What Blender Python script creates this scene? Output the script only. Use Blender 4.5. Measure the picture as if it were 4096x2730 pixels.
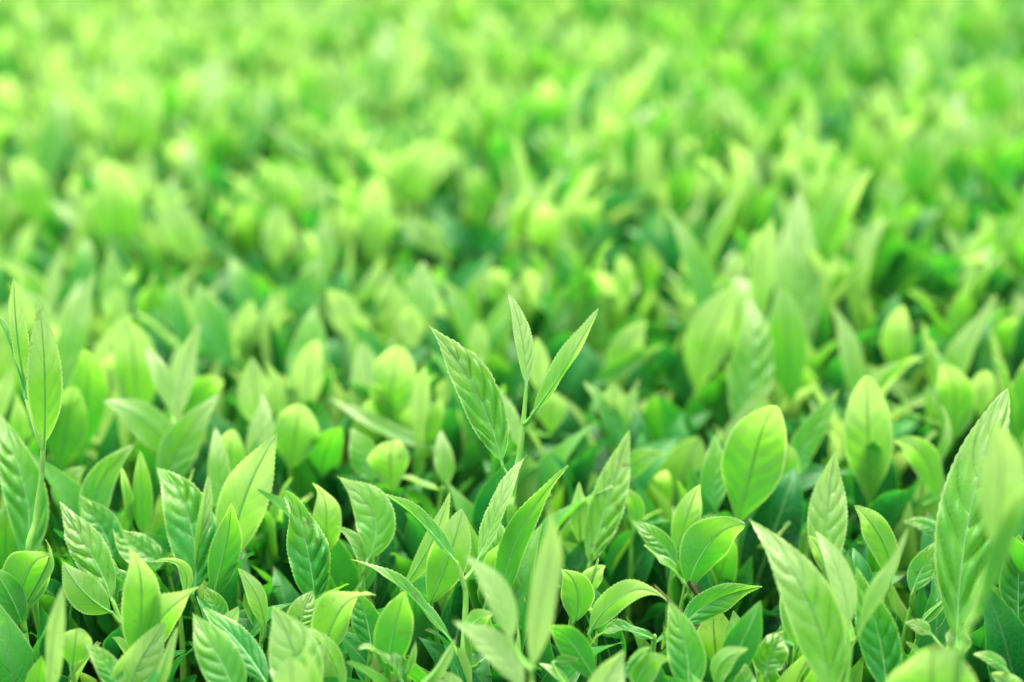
import bpy, math, random
import numpy as np
from mathutils import Vector
for _o in list(bpy.data.objects): bpy.data.objects.remove(_o)
scene = bpy.context.scene
# ------------------------------------------------------------------ camera, light, exposure
PITCH, CAM_H, FOCUS = math.radians(22.0), 0.235, 0.445
cam_d = bpy.data.cameras.new('camera'); cam = bpy.data.objects.new('camera', cam_d)
scene.collection.objects.link(cam); scene.camera = cam
cam.location = (0, 0, CAM_H); cam.rotation_euler = (math.pi/2 - PITCH, 0, 0)
cam_d.lens = 50; cam_d.sensor_width = 36; cam_d.clip_start = 0.01; cam_d.clip_end = 500
cam_d.dof.use_dof = True; cam_d.dof.focus_distance = FOCUS; cam_d.dof.aperture_fstop = 4.6
cam_d.dof.aperture_blades = 0
SUN_EL, SUN_AZ = math.radians(73), math.radians(-15)      # azimuth measured from +Y (ahead) towards +X
world = bpy.data.worlds.new('World'); scene.world = world; world.use_nodes = True
wn = world.node_tree; bg = wn.nodes['Background']
sky = wn.nodes.new('ShaderNodeTexSky'); sky.sky_type = 'NISHITA'; sky.sun_disc = False
sky.sun_elevation = SUN_EL; sky.sun_rotation = SUN_AZ; sky.air_density = 0.8; sky.dust_density = 6.0; sky.ozone_density = 0.6
wn.links.new(sky.outputs[0], bg.inputs[0]); bg.inputs[1].default_value = 0.15
sun_d = bpy.data.lights.new('sun', 'SUN'); sun = bpy.data.objects.new('sun', sun_d)
scene.collection.objects.link(sun)
sun_d.energy = 1.5; sun_d.angle = math.radians(90); sun_d.color = (1.0, 0.97, 0.9)
sdir = Vector((math.sin(SUN_AZ)*math.cos(SUN_EL), math.cos(SUN_AZ)*math.cos(SUN_EL), math.sin(SUN_EL)))
sun.rotation_euler = sdir.to_track_quat('Z', 'Y').to_euler()
scene.view_settings.view_transform = 'Standard'; scene.view_settings.look = 'None'
scene.view_settings.gamma = 1.0; scene.view_settings.exposure = 1.78
scene.render.engine = 'CYCLES'
cy = scene.cycles
cy.max_bounces = 10; cy.diffuse_bounces = 6; cy.transmission_bounces = 8; cy.glossy_bounces = 3; cy.transparent_max_bounces = 4
cy.use_denoising = True; cy.sample_clamp_indirect = 6.0

R = random.Random(7); NR = np.random.default_rng(7)
F_PX, CX, CY = 50/36*4096, 2048.0, 1365.0
SP, CP = math.sin(PITCH), math.cos(PITCH)
FWD = np.array([0, CP, -SP]); UPV = np.array([0, SP, CP]); RGT = np.array([1.0, 0, 0]); CAM = np.array([0, 0, CAM_H])
def point(px, py, d):
    """the place at depth d (metres along the lens axis) behind photo point px, py"""
    return CAM + FWD*d + RGT*((px-CX)/F_PX*d) - UPV*((py-CY)/F_PX*d)
def canopy_depth(py, z=-0.012): return (CAM_H - z)/(SP + (py-CY)/F_PX*CP)
def project(P):
    P = np.asarray(P) - CAM; d = P @ FWD
    return CX + (P @ RGT)/d*F_PX, CY - (P @ UPV)/d*F_PX, d

# ------------------------------------------------------------------ materials
def nodes_of(name):
    m = bpy.data.materials.new(name); m.use_nodes = True; t = m.node_tree; t.nodes.clear()
    return m, t
class G:
    """tiny helper to write node maths as expressions"""
    def __init__(s, t): s.t = t
    def sock(s, node, i, v):
        if hasattr(v, 'is_output'): s.t.links.new(v, node.inputs[i])
        else: node.inputs[i].default_value = v
    def m(s, op, a, b=0.0, c=0.0):
        n = s.t.nodes.new('ShaderNodeMath'); n.operation = op
        for i, v in enumerate((a, b, c)): s.sock(n, i, v)
        return n.outputs[0]
    def ss(s, a, lo, hi, out0=0.0, out1=1.0):
        n = s.t.nodes.new('ShaderNodeMapRange'); n.interpolation_type = 'SMOOTHSTEP'
        for i, v in enumerate((a, lo, hi, out0, out1)): s.sock(n, i, v)
        return n.outputs[0]
    def mix(s, f, a, b):
        n = s.t.nodes.new('ShaderNodeMix'); n.data_type = 'RGBA'
        for k, v in ((0, f), (6, a), (7, b)): s.sock(n, k, v)
        return n.outputs[2]
    def ramp(s, f, stops):
        n = s.t.nodes.new('ShaderNodeValToRGB'); e = n.color_ramp.elements
        while len(e) < len(stops): e.new(0.5)
        for el, (p, c) in zip(e, stops): el.position = p; el.color = (*c, 1)
        s.t.links.new(f, n.inputs[0]); return n.outputs[0]

def leaf_material():
    m, t = nodes_of('tea_leaf'); g = G(t); N = t.nodes.new
    at = N('ShaderNodeAttribute'); at.attribute_name = 'tint'
    sp = N('ShaderNodeSeparateColor'); t.links.new(at.outputs['Color'], sp.inputs[0])
    age, rnd, qlt = sp.outputs[0], sp.outputs[1], sp.outputs[2]
    uv = N('ShaderNodeUVMap'); uv.uv_map = 'UVMap'
    su = N('ShaderNodeSeparateXYZ'); t.links.new(uv.outputs[0], su.inputs[0])
    u, v = su.outputs[0], su.outputs[1]
    ac = g.m('ABSOLUTE', g.m('MULTIPLY', g.m('SUBTRACT', v, 0.5), 2.0))
    rib = g.m('SUBTRACT', 1.0, g.ss(ac, 0.02, 0.085))
    vs = g.m('FRACT', g.m('ADD', g.m('SUBTRACT', g.m('MULTIPLY', u, 6.5), g.m('MULTIPLY', g.m('POWER', ac, 1.3), 1.5)), g.m('ADD', g.m('MULTIPLY', rnd, 7.0), g.m('MULTIPLY', g.m('GREATER_THAN', v, 0.5), 0.38))))
    vd = g.m('ABSOLUTE', g.m('SUBTRACT', vs, 0.5))          # 0.5 on a side vein
    vein = g.m('MULTIPLY', g.ss(vd, 0.43, 0.495), g.ss(ac, 0.98, 0.6))
    tc = N('ShaderNodeTexCoord')
    def noise(scale, detail=3.0):
        n = N('ShaderNodeTexNoise'); n.inputs['Scale'].default_value = scale; n.inputs['Detail'].default_value = detail
        t.links.new(tc.outputs['Object'], n.inputs['Vector']); return n.outputs[0]
    blotch = noise(90.0); fine = noise(700.0, 2.0)
    vor = N('ShaderNodeTexVoronoi'); vor.feature = 'DISTANCE_TO_EDGE'; vor.inputs['Scale'].default_value = 420.0
    t.links.new(tc.outputs['Object'], vor.inputs['Vector'])
    net = g.ss(vor.outputs['Distance'], 0.0, 0.09, 1.0, 0.0)
    agev = g.m('ADD', age, g.m('ADD', g.m('MULTIPLY', g.m('SUBTRACT', blotch, 0.5), 0.30), g.m('MULTIPLY', g.m('SUBTRACT', rnd, 0.5), 0.12)))
    tipy = g.m('MULTIPLY', g.ss(u, 0.35, 1.0), 0.34)        # young tissue towards tip and margin, strengthened to paint in lit tips and rims
    edge = g.ss(ac, 0.90, 1.0)
    agev = g.m('SUBTRACT', agev, g.m('ADD', tipy, g.m('MULTIPLY', edge, 0.40)))
    agev = g.m('MAXIMUM', g.m('MINIMUM', agev, 1.0), 0.0)
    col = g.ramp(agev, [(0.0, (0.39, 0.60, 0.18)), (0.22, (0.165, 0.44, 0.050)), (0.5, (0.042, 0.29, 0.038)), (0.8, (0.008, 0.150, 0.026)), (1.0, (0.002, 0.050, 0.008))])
    thr = g.ramp(agev, [(0.0, (0.44, 0.74, 0.14)), (0.22, (0.21, 0.61, 0.026)), (0.5, (0.070, 0.46, 0.016)), (0.8, (0.016, 0.25, 0.026)), (1.0, (0.004, 0.10, 0.014))])
    vcol = g.mix(g.m('MULTIPLY', vein, 0.18), col, (0.16, 0.40, 0.10, 1))
    vcol = g.mix(g.m('MULTIPLY', rib, 0.55), vcol, (0.17, 0.42, 0.12, 1))
    vcol = g.mix(g.m('MULTIPLY', net, 0.16), vcol, (0.18, 0.42, 0.09, 1))
    # veins and rib are thick: less light passes
    dark = g.m('SUBTRACT', 1.0, g.m('ADD', g.m('MULTIPLY', rib, 0.55), g.m('MULTIPLY', vein, 0.10)))
    dark = g.m('MAXIMUM', dark, 0.15)
    tcol = N('ShaderNodeMix'); tcol.data_type = 'RGBA'; tcol.blend_type = 'MULTIPLY'; tcol.inputs[0].default_value = 1.0
    t.links.new(thr, tcol.inputs[6])
    cb = N('ShaderNodeCombineColor')
    for i in range(3): t.links.new(dark, cb.inputs[i])
    t.links.new(cb.outputs[0], tcol.inputs[7])
    geo = N('ShaderNodeNewGeometry'); back = geo.outputs['Backfacing']
    # a few brown nibbles and specks, mostly near tips and margins of some leaves
    spk = g.m('MULTIPLY', g.ss(noise(330.0, 1.0), 0.655, 0.70), g.m('GREATER_THAN', g.m('FRACT', g.m('MULTIPLY', rnd, 37.3)), 0.86))
    brn = g.m('MULTIPLY', g.m('MULTIPLY', g.ss(u, 0.955, 0.985), 0.8), g.m('GREATER_THAN', g.m('FRACT', g.m('MULTIPLY', rnd, 91.7)), 0.72))
    spk = g.m('MAXIMUM', g.m('MULTIPLY', spk, 0.8), brn)
    vcol = g.mix(spk, vcol, (0.13, 0.075, 0.02, 1))
    vcol = g.mix(g.m('MULTIPLY', back, 0.25), vcol, (0.16, 0.40, 0.06, 1))      # matt pale underside
    pr = N('ShaderNodeBsdfPrincipled'); t.links.new(vcol, pr.inputs['Base Color'])
    rough = g.m('ADD', 0.19, g.m('ADD', g.m('MULTIPLY', back, 0.2), g.m('MULTIPLY', fine, 0.12)))
    t.links.new(rough, pr.inputs['Roughness']); t.links.new(g.m('SUBTRACT', 0.66, g.m('MULTIPLY', agev, 0.48)), pr.inputs['Specular IOR Level']); t.links.new(g.m('MULTIPLY', g.m('SUBTRACT', 1.0, agev), 0.12), pr.inputs['Coat Weight']); pr.inputs['Coat Roughness'].default_value = 0.25
    bmp = N('ShaderNodeBump'); bmp.inputs['Strength'].default_value = 0.5; bmp.inputs['Distance'].default_value = 0.0004
    hgt = g.m('ADD', g.m('MULTIPLY', fine, 0.35), g.m('MULTIPLY', net, -0.2))
    hgt = g.m('SUBTRACT', hgt, g.m('MULTIPLY', vein, 0.8))
    t.links.new(hgt, bmp.inputs['Height']); t.links.new(bmp.outputs[0], pr.inputs['Normal'])
    tr = N('ShaderNodeBsdfTranslucent'); t.links.new(tcol.outputs[2], tr.inputs['Color'])
    mx = N('ShaderNodeMixShader'); t.links.new(g.m('SUBTRACT', 0.52, g.m('MULTIPLY', agev, 0.16)), mx.inputs[0])
    t.links.new(pr.outputs[0], mx.inputs[1]); t.links.new(tr.outputs[0], mx.inputs[2])
    o = N('ShaderNodeOutputMaterial'); t.links.new(mx.outputs[0], o.inputs[0])
    return m
def plain_material(name, c1, c2, scale, rough, sss=False):
    m, t = nodes_of(name); g = G(t); N = t.nodes.new
    tc = N('ShaderNodeTexCoord'); n = N('ShaderNodeTexNoise'); n.inputs['Scale'].default_value = scale; n.inputs['Detail'].default_value = 6
    t.links.new(tc.outputs['Object'], n.inputs['Vector'])
    pr = N('ShaderNodeBsdfPrincipled'); t.links.new(g.mix(g.ss(n.outputs[0], 0.3, 0.7), (*c1, 1), (*c2, 1)), pr.inputs['Base Color'])
    pr.inputs['Roughness'].default_value = rough
    if sss: pr.inputs['Subsurface Weight'].default_value = 0.3; pr.inputs['Subsurface Radius'].default_value = (0.001, 0.002, 0.0005); pr.inputs['Subsurface Scale'].default_value = 1.0
    b = N('ShaderNodeBump'); b.inputs['Strength'].default_value = 0.4; b.inputs['Distance'].default_value = 0.001
    t.links.new(n.outputs[0], b.inputs['Height']); t.links.new(b.outputs[0], pr.inputs['Normal'])
    o = N('ShaderNodeOutputMaterial'); t.links.new(pr.outputs[0], o.inputs[0]); return m
M_LEAF = leaf_material()
M_STEM = plain_material('green_stem', (0.17, 0.44, 0.05), (0.25, 0.52, 0.08), 160, 0.5, True)
M_RIB = plain_material('leaf_midrib', (0.12, 0.38, 0.08), (0.18, 0.46, 0.11), 200, 0.45, True)
M_TWIG = plain_material('brown_bark', (0.075, 0.066, 0.022), (0.13, 0.115, 0.042), 220, 0.8)
M_SOIL = plain_material('dark_soil', (0.010, 0.014, 0.006), (0.026, 0.024, 0.012), 18, 1.0)
M_SOIL.node_tree.nodes['Principled BSDF'].inputs['Specular IOR Level'].default_value = 0.05

# ------------------------------------------------------------------ mesh helpers
def sstep(x, a, b):
    t = np.clip((x-a)/(b-a), 0, 1); return t*t*(3-2*t)
def unit(v): return v/np.maximum(np.linalg.norm(v, axis=-1, keepdims=True), 1e-9)
def leaf_grid(B, C, T, nhint, w, nu, nt, fold=0.3, blunt=0.0, quilt=1.0, teeth=True, wave=0.0, curl=0.0, roll_tw=0.0, seed=0.0, vein0=0.0, tipcurl=0.0):
    """leaf blade as a grid of points: midrib B-C-T (quadratic), upper side towards nhint, full width w"""
    u = np.linspace(0, 1, nu); tt = np.linspace(-1, 1, nt)
    c = np.outer((1-u)**2, B) + np.outer(2*u*(1-u), C) + np.outer(u*u, T)
    tan = unit(np.gradient(c, axis=0))
    nh = np.asarray(nhint, float)
    S = unit(np.cross(tan, nh)); Nn = np.cross(S, tan)
    if roll_tw:
        a = (u-0.3)*roll_tw; S2 = S*np.cos(a)[:, None] + Nn*np.sin(a)[:, None]; Nn = np.cross(S2, tan); S = S2
    L = np.linalg.norm(np.diff(c, axis=0), axis=1).sum()
    if tipcurl:
        k = np.clip((u-0.6)/0.4, 0, 1)**2*tipcurl*L*0.25
        c = c - Nn*k[:, None]
    v = np.clip((u-0.05)/0.95, 0, 1)
    fp = np.sin(np.pi*v**0.82)**0.88; fp *= 1 - 0.26*sstep(v, 0.66, 1.0)
    fb = np.sin(np.pi*np.clip(v, 0, 1)**1.12)**0.62*sstep(v, -0.35, 0.45)
    f = fp*(1-blunt) + fb*blunt; f[-1] = 0
    hw = np.maximum(f*w/2, 0.00055*(1-0.9*v)); hw[-1] = 0.00005
    U, Tt = np.meshgrid(u, tt, indexing='ij'); A = np.abs(Tt)
    half = hw[:, None]*np.ones_like(Tt)
    V = np.clip((U-0.05)/0.95, 0, 1)
    if teeth:
        nth = 26
        saw = 1 - np.abs(((V*nth) % 1.0) - 0.65)/0.65; saw = np.clip(saw, 0, 1)
        amp = 0.00042*sstep(V, 0.12, 0.25)*(1-sstep(V, 0.93, 0.99))
        half = half + amp*saw*(A > 0.93)
    side = np.sign(Tt)
    foldu = fold*(1+0.35*np.sin(3.1*U+seed))*(0.75+0.25*sstep(V, 0, 0.4))
    x = Tt*half*np.cos(foldu*(0.6+0.4*A)); z = A*half*np.sin(foldu*(0.6+0.4*A))
    Uw = U + 0.020*np.sin(9*U+seed*2.3) + 0.010*np.sin(21*U+seed*5.1+side*1.3)*(A > 0.01)
    s = Uw*6.5 - A**1.3*1.5 + vein0 + np.where(side > 0, 0.38, 0.0)
    cell = np.floor(s); h1 = np.sin(cell*12.99+seed*3.1+side*1.7)
    pil = np.abs(np.sin(np.pi*s))**0.6*(0.85+0.42*h1)
    pil = pil*(0.58+0.42*np.abs(np.sin(np.pi*(A*2.1+0.35*h1)))**0.6)
    prof = np.clip(4*A*(1-A*0.93), 0, 1)**0.8
    z = z + quilt*0.00102*(w/0.013)*(pil-0.55)*prof*sstep(V, 0.04, 0.18)*(1-sstep(V, 0.86, 1.0))*np.minimum(1, half/(w*0.3))
    z = z - 0.00022*np.exp(-(A/0.07)**2)*(half > 0.001)
    z = z + wave*w*0.10*A**2*np.sin(U*13+seed+np.where(side > 0, 0.8, 2.9)) - curl*half*A**3
    P = c[:, None, :] + S[:, None, :]*x[..., None] + Nn[:, None, :]*z[..., None]
    uvs = np.stack([Uw, (Tt+1)/2], -1)
    return P.reshape(-1, 3), uvs.reshape(-1, 2)
def grid_faces(nu, nt, off=0):
    i = np.arange(nu-1)[:, None]*nt; j = np.arange(nt-1)[None, :]
    a = (i+j).ravel()+off
    return np.stack([a, a+1, a+nt+1, a+nt], -1)
def mesh_from(name, V, Fq, UV=None, tint=None, mat=None):
    me = bpy.data.meshes.new(name); V = np.asarray(V, np.float32); Fq = np.asarray(Fq, np.int32)
    n = len(Fq); k = Fq.shape[1]
    me.vertices.add(len(V)); me.vertices.foreach_set('co', V.ravel())
    me.loops.add(n*k); me.loops.foreach_set('vertex_index', Fq.ravel())
    me.polygons.add(n); me.polygons.foreach_set('loop_start', np.arange(0, n*k, k, dtype=np.int32))
    me.polygons.foreach_set('loop_total', np.full(n, k, np.int32))
    me.polygons.foreach_set('use_smooth', np.ones(n, bool))
    me.update(calc_edges=True)
    if UV is not None:
        l = me.uv_layers.new(name='UVMap'); l.data.foreach_set('uv', np.asarray(UV, np.float32)[Fq.ravel()].ravel())
    if tint is not None:
        a = me.color_attributes.new('tint', 'FLOAT_COLOR', 'POINT')
        tn = np.broadcast_to(np.asarray(tint, np.float32), (len(V), 4)) if np.ndim(tint) == 1 else np.asarray(tint, np.float32)
        a.data.foreach_set('color', np.ascontiguousarray(tn).ravel())
    if mat: me.materials.append(mat)
    return me
def tube_geo(paths, sides=8):
    """paths: list of (points, radii) -> one quad mesh"""
    Vs, Fs, off = [], [], 0
    for pts, rad in paths:
        pts = np.asarray(pts, float); n = len(pts)
        if n > 2:                                   # round the corners
            tq = np.linspace(0, n-1, (n-1)*5+1); k = np.arange(n)
            d = np.gradient(pts, axis=0); i = np.minimum(tq.astype(int), n-2); f = (tq-i)[:, None]
            p0, p1, m0, m1 = pts[i], pts[i+1], d[i], d[i+1]
            rad = np.interp(tq, k, np.asarray(rad)*np.ones(n))
            pts = (2*f**3-3*f**2+1)*p0+(f**3-2*f**2+f)*m0+(-2*f**3+3*f**2)*p1+(f**3-f**2)*m1
            n = len(pts)
        rad = np.asarray(rad)*np.ones(n)
        tan = unit(np.gradient(pts, axis=0)); ref = np.array([0.3, 1.0, 0.1])
        a = unit(np.cross(tan, ref)); b = np.cross(tan, a)
        ang = np.linspace(0, 2*np.pi, sides, endpoint=False)
        ring = pts[:, None]+rad[:, None, None]*(a[:, None]*np.cos(ang)[None, :, None]+b[:, None]*np.sin(ang)[None, :, None])
        Vs.append(ring.reshape(-1, 3))
        i = np.arange(n-1)[:, None]*sides; j = np.arange(sides)[None, :]; j2 = (j+1) % sides
        Fs.append(np.stack([(i+j), (i+j2), (i+sides+j2), (i+sides+j)], -1).reshape(-1, 4)+off); off += n*sides
    return np.concatenate(Vs), np.concatenate(Fs)
COL = scene.collection
def link(name, me, parent=None):
    o = bpy.data.objects.new(name, me); COL.objects.link(o)
    if parent is not None: o.parent = parent
    return o
def empty(name, loc, label, cat, group=None):
    o = bpy.data.objects.new(name, None); COL.objects.link(o); o.location = loc; o.empty_display_size = 0.005
    o['label'] = label; o['category'] = cat
    if group: o['group'] = group
    return o

# ------------------------------------------------------------------ the ground
def structure(name, me):
    o = link(name, me); o['kind'] = 'structure'; return o
gx = np.linspace(-40, 40, 81); gy = np.linspace(-20, 100, 81)
GX, GY = np.meshgrid(gx, gy, indexing='ij')
structure('ground', mesh_from('ground', np.stack([GX, GY, -0.34+0*GX], -1).reshape(-1, 3), grid_faces(81, 81)[:, ::-1], mat=M_SOIL))

# ------------------------------------------------------------------ shoots read off the photograph
TILES = dict(A=(0, 1700, .6567), B=(1000, 1700, .6567), C=(2000, 1700, .6567), D=(2996, 1700, .6567),
             E=(0, 900, .6377), F=(1000, 900, .6377), G=(2000, 900, .6377), H=(2996, 900, .6377),
             I=(0, 0, .6378), J=(1350, 0, .6378), K=(2696, 0, .6378))
def L(bx, by, tx, ty, w, roll=0, age=.5, bend=0, lean=None, fold=.3, blunt=0, q=1.0, curl=0, wave=.5, tw=0, tc=0, t=None, ns=0):
    return dict(b=(bx, by), t=(tx, ty), w=w, roll=roll, age=age, bend=bend, lean=lean, fold=fold, blunt=blunt, q=q, curl=curl, wave=wave, tw=tw, tc=tc, tile=t, ns=ns)
SHOOTS = []
def S(tile, label, *leaves, d=None, stem=None, cat='tea shoot', stile=None, near=None, bud=None):
    SHOOTS.append(dict(tile=tile, label=label, leaves=leaves, d=d, stem=stem, cat=cat, stile=stile or tile, near=near, bud=bud))
# ---- in focus, tall heroes
S('E', 'tall shoot at the left edge, sharp lime pointed leaf before a thin silvery one',
  L(275,1420,248,480,215,180,.22,.02,fold=.25,q=1.2), L(165,1020,92,325,140,150,.2,-.03,fold=.4),
  L(160,1100,-30,500,90,65,.75,.03,fold=.5), d=.445, stem=[(262,1400),(262,1560),(225,1850),(190,2200)])
S('G', 'tallest centre shoot with one quilted dark leaf and two slim pale leaves on top',
  L(20,1530,-445,630,300,10,.46,.07,fold=.28,q=2.6,lean=.12), L(165,1030,65,415,140,15,.12,.04,fold=.5), L(195,1200,615,525,185,200,.18,.02,fold=.7,q=1.4),
  L(165,1010,125,680,46,60,.3,0,fold=.9), d=.442, stem=[(165,1010),(150,1200),(125,1420),(80,1700),(68,1950)])
S('B', 'slim shoot of three narrow leaves, one long S-curved leaf reaching left',
  L(1265,850,790,390,120,35,.42,.05,fold=.8), L(1375,850,1630,165,160,-30,.26,.02,fold=.4,q=1.2), L(1235,1330,630,775,110,50,.5,.05,fold=.5,wave=1),
  d=.432, stem=[(1272,860),(1312,1010),(1310,1200),(1300,1568)])
S('A', 'quilted pale leaf with a bright midrib above a torn lime leaf',
  L(690,1090,330,475,240,-12,.36,.05,q=2.1,lean=.15,fold=.2), L(690,1150,385,840,215,180,.25,-.08,q=.5), L(690,1060,640,830,110,60,.75,.2,fold=.8,wave=2), stem=[(700,1100),(800,1380),(830,1600)])
S('A', 'upright oval lime leaf with a tiny brown scar, underside to the front', L(835,1400,842,695,235,180,.3,.03,q=.5,fold=.2))
S('A', 'broad cupped lime leaf right of the scarred oval leaf', L(890,1400,1212,1000,300,200,.32,-.12,q=.4,fold=.35))
S('A', 'wide folded leaf on a dark stem at the left edge, lime rim', L(120,1180,318,725,360,185,.42,-.14,q=.4,fold=.4), L(165,1080,355,705,80,105,.25,.02,fold=.9), L(130,1210,-60,860,180,180,.6,.05), stem=[(150,1180),(165,1350),(185,1560)])
S('A', 'narrow soft-focus yellowish leaf standing in front at the lower left', L(310,1640,385,985,140,150,.12,-.03,fold=.4), d=.395)
S('A', 'small blunt olive-lime leaf low between two sharp leaves', L(440,1470,470,1238,205,180,.35,0,blunt=1,q=.4))
S('A', 'small dark quilted leaf tip at the bottom, left of the pale double leaf', L(720,1640,518,1330,150,10,.55,.08,q=1.2))
S('A', 'pale broad leaf at the bottom edge with a blurred narrow leaf before it', L(790,1740,1035,1205,310,15,.12,-.1,q=.5,fold=.2), L(930,1680,1075,1225,100,150,.08,0,fold=.5), d=.41)
S('A', 'pointed leaf with a thin white midrib at the bottom, beside dark shade', L(1420,1680,1140,1158,265,0,.42,.07,q=.9,fold=.25))
S('A', 'little bright leaf tip just above the white-midrib leaf', L(1290,1300,1455,1105,105,180,.2,.05,q=.3))
S('A', 'long dark mature leaf lying in shade right of the white-midrib leaf', L(1600,1560,1230,1110,190,0,.85,.05,q=.8,lean=.5), cat='tea leaf')
S('A', 'small mid-green leaf upright behind the white-midrib leaf', L(1340,1210,1250,985,140,0,.5,.05))
S('A', 'large soft quilted leaf behind a saw-edged narrow one, left of centre', L(1150,960,945,215,310,0,.55,.12,q=2.0,lean=.3), L(1170,930,1265,280,120,38,.28,.02,fold=.7,q=1.2))
S('A', 'glowing yellow-lime leaf leaning right, dark midrib, left of centre', L(1420,790,1692,50,320,185,.12,-.06,q=.5,fold=.25))
S('A', 'upright folded green leaf below the glowing yellow-lime leaf', L(1310,1010,1442,445,210,165,.42,.0,fold=.5))
S('A', 'small drooping lime leaf before a silver-grey leaf, left of centre', L(1595,1220,1450,875,130,190,.2,.1,fold=.5))
S('A', 'striped narrow leaf pair in soft shade above the oval leaf', L(870,640,855,140,150,175,.38,0,fold=.6), L(800,600,745,240,70,150,.35,0))
S('A', 'rounded silvery leaf arching right, behind the striped narrow pair', L(630,700,840,112,210,15,.55,-.2))
S('A', 'short hooked leaf in shade right of the tall left stem', L(390,500,517,255,180,20,.5,-.15))
S('A', 'deep green leaf rising behind the quilted pale leaf', L(670,820,455,440,220,0,.62,.1))
S('A', 'broad shaded leaf tipping left, behind the scarred oval leaf', L(1010,830,685,600,230,10,.62,-.1))
S('A', 'thin lime leaf bowed over right of the scarred oval leaf', L(1090,1050,930,800,90,150,.25,.35,fold=.4))
S('A', 'large quilted dark leaf cut by the left edge, under the tall shoot', L(125,790,-95,-90,270,0,.58,.12,q=2.1))
# ---- bottom, second tile
S('B', 'dark wavy quilted leaf with a pale rim, left of the S-curved leaf', L(385,1070,238,392,260,0,.66,.04,q=2.4,wave=1.6,lean=.1))
S('B', 'plain pale leaf showing behind the dark wavy quilted leaf', L(440,780,440,318,190,170,.2,.05))
S('B', 'large light leaf rolled to the left beside the dark wavy leaf', L(680,800,502,350,290,-10,.46,.3,q=.7,curl=.3), L(650,960,525,622,130,25,.5,.25))
S('B', 'cup-shaped bright lime leaf pointing right near the bottom', L(480,1370,727,955,330,205,.22,-.12,q=.2,fold=.5))
S('B', 'half-hidden pale leaf between the dark wavy and the cup-shaped leaf', L(310,1260,388,1015,210,5,.32,-.08))
S('B', 'big light quilted leaf at the bottom behind a blurred lime knob', L(270,1720,130,1100,340,0,.34,.1,q=1.1,fold=.2))
S('B', 'blurred blunt lime leaf at the very bottom before the big quilted leaf', L(265,1780,250,1425,220,180,.12,0,blunt=1), L(400,1720,330,1330,80,160,.12,.05), d=.378)
S('B', 'narrow saw-edged leaf slanting along the big light quilted leaf', L(530,1640,293,1190,115,45,.28,.14,fold=.7))
S('B', 'thin bright leaf folded lengthwise at the bottom, pointing right', L(985,1620,1237,1300,110,150,.12,.1,fold=.6))
S('B', 'wavy curled leaf low in shade left of the slim three-leaf shoot', L(910,1568,668,1335,120,55,.42,.12,wave=1.5,fold=.5))
S('B', 'blunt lime leaf in half shade behind the slim three-leaf shoot', L(1100,1060,1290,530,255,180,.36,.03,blunt=.6,q=.4))
S('B', 'slender leaf rising right, behind the slim shoot and its S-curve', L(950,950,1225,400,130,160,.26,.05))
S('B', 'yellowish rod-like leaf lying sideways left of the centre stem', L(1165,395,895,285,70,80,.1,-.06,fold=.8))
S('B', 'rounded lime leaf pair folded like a cup, blurred, left of centre', L(860,390,850,80,300,180,.24,0,blunt=.8,fold=.6))
S('B', 'small upright pale leaf right of the blurred lime cup', L(1195,350,1150,25,125,0,.24,.02))
S('B', 'grey-green leaf left behind the blurred lime cup', L(720,320,610,15,180,0,.6,.05))
S('B', 'grey-green leaf in shade hugging the centre stem', L(1520,1000,1540,580,200,0,.66,0))
S('C', 'saw-edged green leaf leaning right beside the centre stem', L(40,1080,418,252,200,195,.5,-.1,q=.6,fold=.35), d=.45)
S('B', 'dim leaf seen from below in the shade left of the slim shoot', L(840,1480,960,980,230,180,.5,-.03,q=.4))
S('B', 'tiny two-leaf shoot with a pale bud, deep in bottom shade', L(940,1500,890,1240,45,20,.3,0), L(955,1500,1010,1315,50,150,.25,.05))
S('B', 'dark leaf in shade beneath the long S-curved leaf', L(730,1350,640,1000,190,0,.7,.05))
S('B', 'small folded lime leaf beside the blurred foreground leaves', L(1330,1260,1482,1140,130,185,.25,-.1,fold=.5), L(1420,1420,1620,1170,60,100,.25,.1))
S('B', 'stubby pale leaf tip at the bottom edge, right of centre-left', L(1270,1680,1110,1515,150,10,.25,.1))
S('C', 'pale blurred foreground shoot, tall yellowish leaf and two leaves leaning left',
  L(195,1520,415,450,235,150,.08,-.03,q=.5,fold=.35), L(70,1330,-215,790,200,15,.08,.1,fold=.35), L(150,1620,-285,1200,230,20,.12,.1,fold=.3), d=.372, stem=[(190,1500),(195,1600),(200,1750)])
# ---- bottom, third tile
S('C', 'quilted light leaf right of the centre stem, pointing up right', L(560,790,787,28,240,5,.36,.0,q=2.0))
S('C', 'smooth silvery leaf arching right, beside the quilted light leaf', L(730,380,1028,180,165,15,.46,-.18,q=.4))
S('C', 'small upright lime leaf left of the quilted light leaf', L(490,700,475,353,115,180,.2,0,fold=.4))
S('C', 'bent dark-lime leaf under the smooth silvery leaf', L(800,640,730,368,105,180,.38,.2))
S('C', 'tiny saw-edged lime leaf and bud on a thin dark stem', L(522,1050,628,832,145,190,.14,-.06,fold=.45,q=.3), L(530,1040,602,808,20,150,.2,0), stem=[(522,1040),(530,1110),(575,1240)])
S('C', 'bright scoop-shaped lime leaf pointing right with a curled tip', L(590,1250,1042,968,195,205,.2,-.16,q=.3,tc=1.0))
S('C', 'shaded leaf with lime rim left of the tiny budding shoot', L(430,1180,375,850,210,180,.42,.18,q=.4))
S('C', 'dark leaf slanting in the bottom shade right of the foreground shoot', L(550,1530,285,1170,180,180,.62,.05))
S('C', 'upright folded lime leaf before a large shaded leaf, right of centre', L(1085,760,1222,338,170,175,.28,-.02,fold=.5))
S('C', 'large shaded blunt leaf with a turned lime rim, right of centre', L(1180,970,1478,555,340,200,.46,-.12,blunt=.5,q=.3))
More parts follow.
